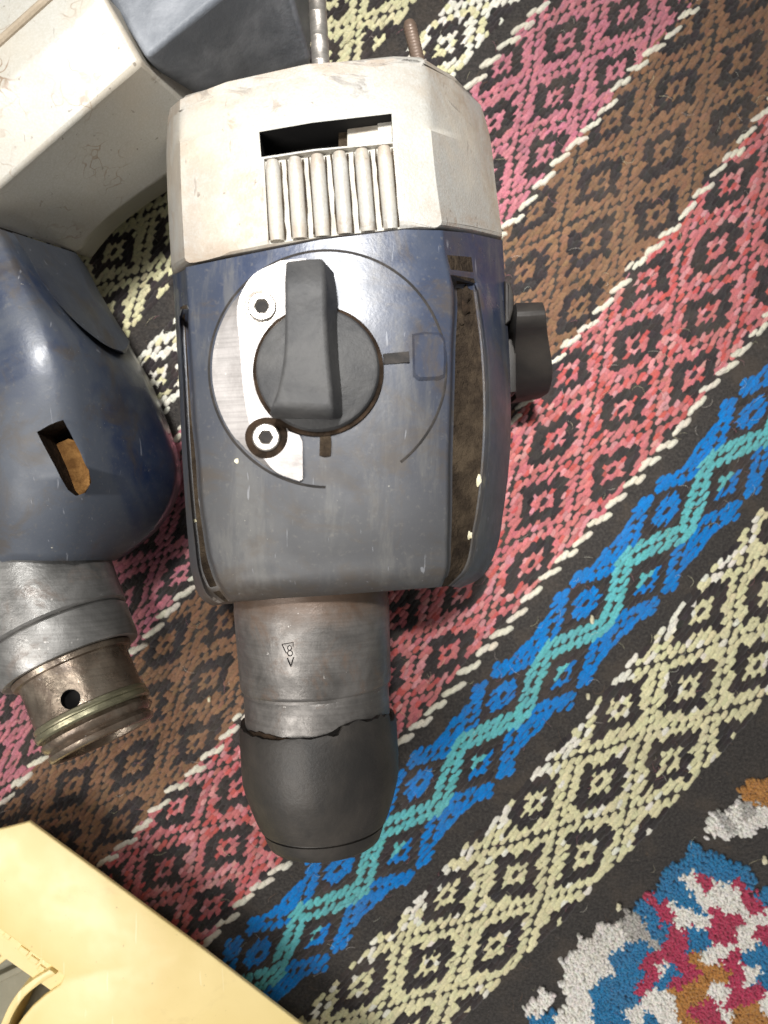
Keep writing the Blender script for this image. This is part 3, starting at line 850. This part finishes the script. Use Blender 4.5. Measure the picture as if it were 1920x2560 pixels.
def screw(px, py, r_px, bore, head_r):
    h0, nn = hit(bvh_of(PLT), px, py)
    k = (H - h0[2])/F; r = r_px*k
    c = h0.copy()
    V, Fc = lathe(c + np.array([0,0,-0.6]), (0,0,1), [(0,r*1.24),(0.62,r*1.22),(0.70,r*1.12),(0.74,r*1.0)], 48,
                  jit=lambda i, t, s, rr: (s, rr*(1 + 0.025*math.sin(2*t+1) + 0.02*math.sin(3*t))))
    rim = mesh_obj('counterbore', V, Fc, bore, PLT)
    hr = r*head_r
    V, Fc = lathe(c, (0,0,1), [(-0.5,hr),(0.9,hr),(1.25,hr*0.9),(1.3,hr*0.52),(0.7,hr*0.44),(0.35,hr*0.40)], 36,
                  jit=lambda i, t, s, rr: (s, rr*(1 + (0.05*math.cos(6*t) if i >= 3 else 0))))
    sc_ = mesh_obj('screw', V, Fc[:-1], M_SCREW, PLT)
    V, Fc = lathe(c, (0,0,1), [(0.2,hr*0.47),(0.4,hr*0.47)], 24); mesh_obj('socket', V, Fc, M_SEAM, sc_)
screw(656, 768, 37, M_SCREW, 0.98); screw(666, 1094, 43, M_DARKDIRT, 0.80)
# raised pointer tab and the two marks
TAB = flat_part('pointer_tab', [(1030,836),(1060,830),(1100,832),(1112,848),(1117,900),(1112,944),(1098,950),(1046,952),(1032,940)], bb, M_BLUE, BLO, 1.1, 0.9)
flat_part('mark', [(957,885),(1022,880),(1024,907),(959,912)], bb, M_SEAM, BLO, 0.3, 0.1, 1.0, True)
flat_part('mark', [(800,1086),(815,1088),(827,1085),(829,1112),(827,1140),(812,1143),(799,1139)], bb, M_DIRT, BLO, 0.3, 0.1, 1.0, True)
# knob
h0, nn = hit(bb, 800, 925)
kz = h0[2]; kc = P(793, 922, kz + 3.5)
kr = 152*(H - kz - 3.5)/F
V, Fc = lathe((kc[0], kc[1], kz - 1), (0,0,1), [(0, kr*1.03), (3.2, kr*1.02), (4.2, kr*0.99), (4.55, kr*0.95), (4.6, 0.3)], 72)
KN = mesh_obj('selector_knob', V, Fc, M_KNOB, BLO)
V, Fc = lathe((kc[0], kc[1], kz - 1), (0,0,1), [(0, kr*1.10), (1.5, kr*1.09), (1.75, kr*1.05), (1.75, 0.3)], 72)
mesh_obj('dirt_ring', V, Fc, M_DARKDIRT, KN)
zb, zt = kz + 3.2, kz + 15.0
top_l = [(714,652,zt-3),(712,690,zt),(712,800,zt),(708,900,zt),(690,985,zt),(676,1022,zt-1),(672,1040,zt-5)]
top_r = [(806,644,zt-3),(812,690,zt),(815,800,zt),(822,900,zt),(830,985,zt),(832,1034,zt-1),(833,1050,zt-5)]
nk = 30
def shift(pts, dx, dy, z): return [(a+dx, b+dy, z) for a, b, c in pts]
kl = column(top_l, nk); krr = column(top_r, nk)
kb_l = kl.copy(); kb_l[:, 2] = zb; kb_l[:, 0] -= 0.4
kb_r = krr.copy(); kb_r[:, 2] = zb; kb_r[:, 0] += np.linspace(2.6, 2.0, nk)
for c_ in (kb_l, kb_r): c_[:, 1] = kl[:, 1] + (c_[:, 1]*0)
mid = (kl + krr)/2; mid[:, 2] += 0.5
V, Fc = loft([kb_l, kl, mid, krr, kb_r][::-1])
o = mesh_obj('knob_grip', V, Fc, M_KNOB, KN); recalc(o); bevel(o, 2.4, 5, 28)

# --- nose: steel collar, ring, rubber cap
A0 = P(779, 1496, 47); A1 = P(812, 2101, 47); AX = A1 - A0; LN = np.linalg.norm(AX)
V, Fc = lathe(A0, AX, [(-6,25.2),(1,25.2),(2,25.4),(27.2,24.6),(28.1,24.2),(28.5,23.6),(30,23.4)], 96)
NK = mesh_obj('steel_collar', V, Fc, M_NECK, DR)
V, Fc = lathe(A0, AX, [(29,23.3),(30,23.7),(33,23.7),(48,23.6)], 96)
RG = mesh_obj('steel_ring', V, Fc, M_NECK, DR)
rn = [random.random() for _ in range(97)]
def torn(i, t, s, r):
    if i <= 1:
        w = 0.5*math.sin(t*3+1) + 0.7*(rn[int(t/6.2832*96)]-0.5) + (3.0 + 2.2*(rn[int(t*41) % 96]-0.5) if 0.35 < t < 1.2 else 0)*-1
        return s + w, r + 0.25*(rn[int(t/6.2832*96)]-0.5)
    return s, r
V, Fc = lathe(A0, AX, [(39.5,23.9),(39.3,25.2),(41.6,25.7),(52,25.7),(58,25.5),(61,24.9),(66,23.4),(70,22.0),(73.2,20.6),(73.4,19.3),(74.0,19.3),(74.2,19.9),(77.0,19.0),(78.8,18.2),(79.5,17.2),(79.6,13.5),(79.4,7.5),(76,7.0),(76,0.2)], 96, torn)
CP = mesh_obj('rubber_cap', V, Fc, M_RUBBER, DR, sharp=45)
V, Fc = lathe(A0, AX, [(39.9,23.3),(40.0,24.1),(41.2,24.3),(41.4,23.3)], 96, lambda i, t, s, r: (s - 1.5*max(0, math.sin(t*3+1)) + 0.8*(rn[int(t/6.2832*96)]-0.5), r))
mesh_obj('dirt_edge', V, Fc, M_DARKDIRT, CP)
# stamped mark: triangle with an 8 and a small v
def on_collar(px, py, h=0.06):
    a, e1, e2 = basis(AX)
    d = P(px, py, 0) - np.array([0, 0, H]); d /= np.linalg.norm(d)
    o_ = np.array([0, 0, H]) - A0
    dp = d - a*np.dot(d, a); op = o_ - a*np.dot(o_, a)
    R = 25.0 + h; A_ = dp@dp; B_ = 2*dp@op; C_ = op@op - R*R
    t = (-B_ - math.sqrt(max(0, B_*B_ - 4*A_*C_)))/(2*A_)
    return np.array([0, 0, H]) + d*t
def stroke(pix_pts, parent, r=0.17):
    dense = []
    for a, b in zip(pix_pts[:-1], pix_pts[1:]):
        for q in np.linspace(0, 1, 5)[:-1]: dense.append((a[0]+(b[0]-a[0])*q, a[1]+(b[1]-a[1])*q))
    dense.append(pix_pts[-1])
    V, Fc = tube([on_collar(*p) for p in dense], r, 6)
    return mesh_obj('stamped_line', V, Fc, M_DARK, parent)
stroke([(705,1611),(733,1606)], NK); stroke([(705,1611),(716,1634)], NK); stroke([(733,1606),(733,1616)], NK)
stroke([(718,1645),(727,1667),(734,1643)], NK)
stroke([(724 + 5*math.sin(a), 1620 - 6*math.cos(a)) for a in np.linspace(0, 6.283, 14)], NK, 0.15)
stroke([(725 + 6*math.sin(a), 1633 - 7*math.cos(a)) for a in np.linspace(0, 6.283, 14)], NK, 0.15)
# --- threaded studs at the rear
def stud(p0, p1, z, r, rings):
    a = P(p0[0], p0[1], z); b = P(p1[0], p1[1], z); L = np.linalg.norm(b-a)
    prof = [(-4, r)]; s = 0
    while s < L - 2:
        prof += [(s, r*0.94), (s+0.35, r), (s+0.7, r*0.94)]; s += 1.0 if rings else 7.5
    prof += [(L-1.2, r*0.95), (L, r*0.7), (L, 0.1)]
    V, Fc = lathe(a, b-a, prof, 28)
    mesh_obj('threaded_stud', V, Fc, M_SCREW if not rings else M_NECK, DR)
stud((802,160), (790,-60), 62, 2.9, False)
stud((1047,160), (1022,54), 66, 2.1, True)

# --- side button on the right
def rbox_px(pts, z0, z1, bev):
    q = np.array([P(a, b, z1) for a, b in pts]);
    if np.sum(q[:,0]*np.roll(q[:,1],-1) - q[:,1]*np.roll(q[:,0],-1)) < 0: q = q[::-1]
    return prism(q[:, :2], z0, z1, bev)
V, Fc = rbox_px([(1262,700),(1277,705),(1286,735),(1286,770),(1278,800),(1262,815)], 38, 54, 1.2)
mesh_obj('button_boss', V, Fc, M_BLACKP, DR)
wq = 22
bt = column([(1288,757,56),(1290,764,58),(1290,818,57.5),(1289,834,54),(1288,985,30),(1290,997,27)], wq)
br = column([(1356,755,56),(1360,764,58),(1366,810,57.5),(1368,828,54),(1374,972,30),(1370,982,27)], wq)
bl_ = bt.copy(); bl_[:, 2] = 12; br_ = br.copy(); br_[:, 2] = 12
bo = br.copy(); bo[:, 0] += 0.3; bo[:, 2] -= 1.2
V, Fc = loft([bl_, bt, br, bo, br_][::-1])
o = mesh_obj('side_button', V, Fc, M_BLACKP, DR); recalc(o); bevel(o, 0.9, 3, 30)
V, Fc = rbox_px([(1255,850),(1292,842),(1292,980),(1258,985)], 30, 46, 1.0)
mesh_obj('button_stem', V, Fc, M_BLACKP, DR)

# caked dirt clods in the groove and paint chips
def clod(name, px, py, r_px, mat, parent, bvh, flat=0.6):
    h0, nn = hit(bvh, px, py)
    if h0 is None: return
    r = r_px*(H - h0[2])/F
    bm = bmesh.new(); bmesh.ops.create_icosphere(bm, subdivisions=2, radius=1.0)
    vv = np.array([v.co[:] for v in bm.verts]); ff = [tuple(v.index for v in f.verts) for f in bm.faces]; bm.free()
    vv *= (1 + 0.25*np.random.randn(len(vv), 1)*0.6)
    vv = vv*np.array([r, r*random.uniform(1.0, 1.7), r*flat]) + h0
    return mesh_obj(name, vv, ff, mat, parent, sharp=60)
clod('dirt_clod', 1163, 738, 15, M_DIRT, BLO, bb, 0.4); clod('dirt_clod', 1150, 800, 12, M_DIRT, BLO, bb, 0.3); clod('dirt_clod', 1160, 770, 15, M_DARKDIRT, BLO, bb, 0.4)
clod('paint_chip', 1173, 1338, 8, M_CRUMB, BLO, bb, 0.5); clod('paint_chip', 1195, 1200, 9, M_CRUMB, BLO, bb, 0.3)
clod('paint_chip', 592, 1152, 6, M_CRUMB, BLO, bb, 0.4); clod('paint_chip', 487, 1302, 5, M_CRUMB, BLO, bb, 0.8)
clod('rust_crumb', 693, 1062, 9, M_CRUMBO, PLT, bb, 1.2)

# ================================================================== THE DRILL ON THE LEFT
D2 = new_root('rotary_hammer', 'scuffed cream and blue drill at the left edge, bare steel nose, dark rear handle', 'power tool', P(60, 900, 0))
n = 24
def under(col, dx, dy, z):
    c = col.copy(); c[:, 0] += dx; c[:, 1] += dy; c[:, 2] = z; return c
# cream middle housing: columns run from the blue part (lower left) to the dark handle (upper right)
cS = column([(200,628,34),(253,563,34),(348,484,34),(415,440,34),(500,372,34),(560,325,34)], n)
cF = column([(-75,528,80),(0,466,80),(120,361,81),(240,256,81),(355,154,80)], n)
cF2 = column([(-60,540,77),(12,476,77),(132,371,78),(252,266,78),(372,170,77)], n)
cE = column([(185,633,38),(236,573,38),(330,497,38),(398,450,38),(490,378,38),(548,332,38)], n)
cT = column([(-170,400,86),(-40,250,86),(60,165,86),(190,50,86),(260,-20,86)], n)
cT2 = column([(-330,250,80),(-200,100,80),(-80,0,80),(60,-130,80),(150,-200,80)], n)
V, Fc = loft([under(cS, -10, 8, 3), under(cS, -3, 3, 16), cS, cE, cF2, cF, cT, cT2, under(cT2, -10, 8, 50), under(cT2, -5, 4, 4)])
W2 = mesh_obj('middle_housing', V, Fc, M_WHITE2, D2, sharp=30); recalc(W2)
bevel(W2, 1.2, 3, 25)
b2 = bvh_of(W2)
# raised seam strip across its top
st = []
for q in np.linspace(0, 1, 9):
    h0, nn = hit(b2, -40 + q*190, 142 - q*170, default=86); st.append(h0 + [0, 0, 0.1])
V, Fc = tube(st, 1.35, 10); V = np.array(V); zc = V[:, 2].mean(); V[:, 2] = np.minimum(V[:, 2], 87.6)
mesh_obj('seam_strip', V, Fc, mat_simple('tan_seam_plastic', (150,136,116), (172,158,138), 0.6), W2)
# dark rear handle
tp = [(366,146),(545,-4),(700,-135),(640,-300),(330,-420),(100,-230),(262,-26)]
bt_ = [(455,262),(640,196),(776,150),(778,-60),(420,-420),(60,-330),(150,-40)]
top = np.array([P(a, b, 80) for a, b in tp]); mid_ = np.array([P(a, b, 45) for a, b in bt_]); low = mid_.copy(); low[:, 2] = 4
c0 = low.mean(0); low[:, :2] += (c0 - low)[:, :2]*0.12
k = len(tp); V = np.concatenate([low, mid_, top]); Fc = []
for r in range(2):
    for q in range(k): Fc.append((r*k+q, r*k+(q+1) % k, (r+1)*k+(q+1) % k, (r+1)*k+q))
Fc += [tuple(range(k)), tuple(2*k+q for q in range(k))]
RH = mesh_obj('rear_handle', V, Fc, M_GREYP, D2, sharp=30); recalc(RH); bevel(RH, 1.6, 4, 25)

# blue gear housing of the left drill
n = 44
q0 = column([(-330,420,70),(-300,700,70),(-230,1000,70),(-170,1250,66),(-110,1430,62)], n)
q1 = column([(-90,538,83),(-60,700,86),(-20,900,88),(10,1080,87),(20,1250,83),(30,1400,74)], n)
q1b = column([(-20,566,84),(40,690,86.5),(90,790,87.5),(122,900,88),(140,1020,87),(150,1140,85),(140,1290,80),(110,1402,73)], n)
q2 = column([(2,574,83),(60,690,85),(106,760,85),(158,842,85),(186,922,84.5),(203,1040,83),(214,1150,81),(205,1290,76),(170,1402,70)], n)
q3 = column([(100,606,60),(165,715,60),(225,822,60),(272,912,62),(306,1030,63),(322,1130,63),(318,1250,60),(245,1400,58)], n)
q4 = column([(196,640,36),(228,706,36),(285,801,36),(322,876,38),(352,932,40),(381,1006,42),(405,1070,42),(424,1127,42),(434,1178,42),(426,1240,42),(385,1318,42),(285,1402,45)], n)
V, Fc = loft([under(q4, -14, 4, 3), under(q4, -3, 1, 20), q4, q3, q2, q1b, q1, q0, under(q0, 0, 0, 4)])
B2 = mesh_obj('gear_housing', V, Fc, M_BLUE2, D2, sharp=65); recalc(B2)
bv2 = bvh_of(B2)
# slot with a rusty part inside
slp = [(92,1080),(124,1062),(158,1050),(172,1075),(200,1130),(222,1175),(228,1205),(214,1232),(190,1240),(170,1225),(140,1170)]
qq = [hit(bv2, *p)[0] for p in slp]; pl = np.array([a[:2] for a in qq])
if np.sum(pl[:,0]*np.roll(pl[:,1],-1) - pl[:,1]*np.roll(pl[:,0],-1)) < 0: pl = pl[::-1]
zt_ = max(a[2] for a in qq); zl_ = min(a[2] for a in qq)
cut(B2, [prism(pl, zl_ - 5, zt_ + 8)], [M_DARKDIRT]); B2.data.set_sharp_from_angle(angle=math.radians(62))
V, Fc = rbox_px([(98,1128),(170,1096),(204,1108),(222,1160),(225,1212),(206,1240),(150,1262)], zl_ - 8, zl_ - 1.2, 0.3)
mesh_obj('rusty_latch', V, Fc, M_RUST, B2)
V, Fc = rbox_px([(80,1085),(160,1040),(240,1200),(190,1255)], zl_ - 6, zl_ - 4.8, 0.0)
mesh_obj('slot_floor', V, Fc, M_DARK, B2)
# side flap with rounded end
Lp = [(14,590),(60,660),(84,706),(130,768),(180,820),(226,856),(262,879),(288,887)]
Rp = [(176,640),(206,684),(232,732),(262,784),(286,824),(302,846),(311,862),(304,880)]
L_ = catmull([(a, b, 0) for a, b in Lp], 16); R_ = catmull([(a, b, 0) for a, b in Rp], 16)
cols_ = []
for u in np.linspace(0, 1, 7):
    c = []
    for r in range(16):
        px, py = L_[r, :2]*(1-u) + R_[r, :2]*u
        h0, nn = hit(bv2, px, py, default=45); c.append(h0 + nn*2.2)
    cols_.append(np.array(c))
base = []
for u in (1.0, 0.0):
    c = cols_[-1].copy() if u == 1.0 else cols_[0].copy()
    c[:, 2] -= 6; c[:, 0] -= 2 if u == 1.0 else 0; base.append(c)
V, Fc = loft(cols_ + base)
FL = mesh_obj('side_flap', V, Fc, M_BLUE2, D2, sharp=30); recalc(FL); bevel(FL, 1.0, 3, 28)
# bare nose, tilted up a little
zc = 60.0
E = P(260, 1852, zc); kk = (H - zc)/F
ax = np.array([-0.456, 0.89, -0.19]); ax /= np.linalg.norm(ax)      # from the open end back to the housing
pr_s = [(0.3,0.2),(0.3,13.2),(-0.2,13.4),(0.0,15.6),(0.5,16.3),(2.0,16.6),(2.6,16.2),(3.0,15.9),(3.6,16.4),(4.6,17.2),(6.0,17.3),(6.7,16.7),(7.2,16.4)]
V, Fc = lathe(E, ax, [(9,0.2),(9,13.0),(0.2,13.2),(-0.2,14.0),(0.0,15.8),(0.5,16.4),(1.8,16.7),(2.4,16.0),(3.0,15.8),(3.6,16.6),(4.4,17.3),(5.6,17.4),(6.2,16.6),(7.0,16.3),(7.4,15)], 80)
TR = mesh_obj('threaded_end', V, Fc, M_SLEEVE, D2, sharp=40)
V, Fc = lathe(E, ax, [(8.6,0.2),(8.8,13.02)], 48); mesh_obj('bore', V, Fc, M_DARK, TR)
V, Fc = lathe(E, ax, [(6.9,15),(7.0,17.4),(7.6,18.0),(8.9,18.1),(9.3,17.5),(9.7,17.5),(10.1,17.8),(10.9,17.7),(11.2,17.2),(11.3,15)], 80)
mesh_obj('brass_ring', V, Fc, M_RING, D2, sharp=40)
V, Fc = lathe(E, ax, [(11.0,15),(11.1,17.0),(22,17.0),(24.5,17.1),(24.8,18.6),(26.4,18.8),(27,18.2),(27.2,17),(34,17)], 80)
SL = mesh_obj('bare_sleeve', V, Fc, M_SLEEVE, D2, sharp=40)
# round hole in the sleeve
hb = bvh_of(SL); h0, nn = hit(hb, 176, 1748)
V, Fc = lathe(h0 - nn*4, nn, [(0,2.9),(8,2.9)], 32)
cut(SL, [(V, Fc)], [M_DARK]); V, Fc = lathe(h0 - nn*4.2, nn, [(0,3.4),(0.4,3.4)], 24); mesh_obj('hole_floor', V, Fc, M_DARK, SL)
V, Fc = lathe(E, ax, [(27.5,17),(26.3,20.4),(26.5,21.4),(27.6,21.9),(37.6,22.3),(38.2,21.8),(38.5,21.2),(39,21.2)], 96)
mesh_obj('steel_collar', V, Fc, M_NECK2, D2, sharp=40)
V, Fc = lathe(E, ax, [(38.5,21.2),(38.8,22.0),(39.4,22.6),(56,23.6),(60,23.4),(66,22.0),(75,20)], 96)
mesh_obj('nose_neck', V, Fc, M_NECK2, D2, sharp=40)

# ================================================================== THE YELLOW BOX
BX = new_root('tool_box_lid', 'glossy pale yellow plastic box lid in the lower left corner with a grey recess', 'box', P(150, 2400, 0))
zy = 24.0
def pl2(pts, z): return np.array([P(a, b, z)[:2] for a, b in pts])
outer = [(73,2054),(252,2184),(513,2377),(780,2582),(900,2700),(600,2950),(-60,2720),(56,2545),(80,2516),(112,2488),(150,2462),(160,2440),(-40,2295),(-260,2140)]
q = pl2(outer, zy)
if np.sum(q[:,0]*np.roll(q[:,1],-1) - q[:,1]*np.roll(q[:,0],-1)) < 0: q = q[::-1]
V, Fc = prism(q, zy-1.4, zy, 0.6)
PN = mesh_obj('lid_panel', V, Fc, M_YELLOW, BX, sharp=50)
qb = pl2([(20,2130),(450,2450),(700,2650),(600,2900),(-60,2720),(62,2545),(90,2512),(156,2470),(166,2440),(-40,2295),(-260,2140)], 12)
if np.sum(qb[:,0]*np.roll(qb[:,1],-1) - qb[:,1]*np.roll(qb[:,0],-1)) < 0: qb = qb[::-1]
V, Fc = prism(qb, 1.5, zy-1.5, 0.0); mesh_obj('box_body', V, Fc, M_YELLOW, BX, smooth=False)
# curved rib along the recess
ro = catmull([(140,2436,0),(92,2466,0),(60,2494,0),(36,2530,0),(10,2590,0),(-30,2680,0)], 20)[:, :2]
ri = catmull([(124,2424,0),(78,2452,0),(46,2480,0),(22,2516,0),(-6,2580,0),(-46,2670,0)], 20)[:, :2]
poly = [tuple(a) for a in ro] + [tuple(a) for a in ri[::-1]]
q = pl2(poly, zy+1)
if np.sum(q[:,0]*np.roll(q[:,1],-1) - q[:,1]*np.roll(q[:,0],-1)) < 0: q = q[::-1]
V, Fc = prism(q, 3, zy+1.0, 0.4); mesh_obj('curved_rib', V, Fc, M_YELLOW, BX, sharp=40)
# grey recess floor with low ribs, and stepped teeth at its edge
q = pl2([(-300,2180),(10,2318),(200,2460),(40,2620),(-300,2700)], 6)[::-1]
V, Fc = prism(q, 2.5, 6, 0.0); TRY = mesh_obj('grey_recess', V, Fc, M_GREYTRAY, BX, smooth=False)
for (a, b, c, d) in (((-40,2400),(62,2352),(70,2366),(-30,2414)), ((-40,2456),(80,2400),(88,2414),(-30,2472)), ((-60,2350),(20,2310),(40,2324),(-40,2366))):
    q = pl2([a, b, c, d], 11)
    if np.sum(q[:,0]*np.roll(q[:,1],-1) - q[:,1]*np.roll(q[:,0],-1)) < 0: q = q[::-1]
    V, Fc = prism(q, 5, 11, 0.4); mesh_obj('recess_rib', V, Fc, M_GREYTRAY, TRY, smooth=False)
for k, (x, y, w) in enumerate(((14,2328,16),(52,2364,22),(78,2388,20),(100,2412,14))):
    q = pl2([(x,y),(x+w,y+w*0.72),(x+w-9,y+w*0.72+12),(x-9,y+12)], 23)
    if np.sum(q[:,0]*np.roll(q[:,1],-1) - q[:,1]*np.roll(q[:,0],-1)) < 0: q = q[::-1]
    V, Fc = prism(q, 4, 23, 0.3); mesh_obj('tooth', V, Fc, M_YELLOW, BX, smooth=False)
V, Fc = rbox_px([(-40,2420),(40,2362),(46,2374),(-30,2436)], 3, 22, 0.4); mesh_obj('cross_wall', V, Fc, M_YELLOW, BX, smooth=False)

# ================================================================== crumbs lying on the rug
def crumb(px, py, r, mat, label):
    p = P(px, py, 0)
    bm = bmesh.new(); bmesh.ops.create_icosphere(bm, subdivisions=2, radius=1.0)
    vv = np.array([v.co[:] for v in bm.verts]); ff = [tuple(v.index for v in f.verts) for f in bm.faces]; bm.free()
    vv *= (1 + 0.18*np.random.randn(len(vv), 1))
    vv = vv*np.array([r*0.7, r*1.2, r*0.6])
    o = mesh_obj('crumb', vv, ff, mat, None, sharp=60); o.location = Vector((p[0], p[1], 1.3))*MM
    o['label'] = label; o['category'] = 'crumb'
crumb(1478, 1548, 1.3, M_CRUMB, 'tiny white crumb lying on the turquoise zigzag of the blue band')
crumb(1468, 1740, 1.1, M_CRUMB, 'tiny tan crumb on the black stripe between blue and cream bands')
crumb(1544, 2264, 1.4, M_CRUMB, 'tiny pale crumb on the black stripe beside the pile medallion')
crumb(525, 1747, 0.9, M_CRUMB, 'tiny pale crumb on the brown band left of the steel collar')
crumb(1908, 2148, 1.4, M_CRUMB, 'tiny white crumb on black wool at the right edge')
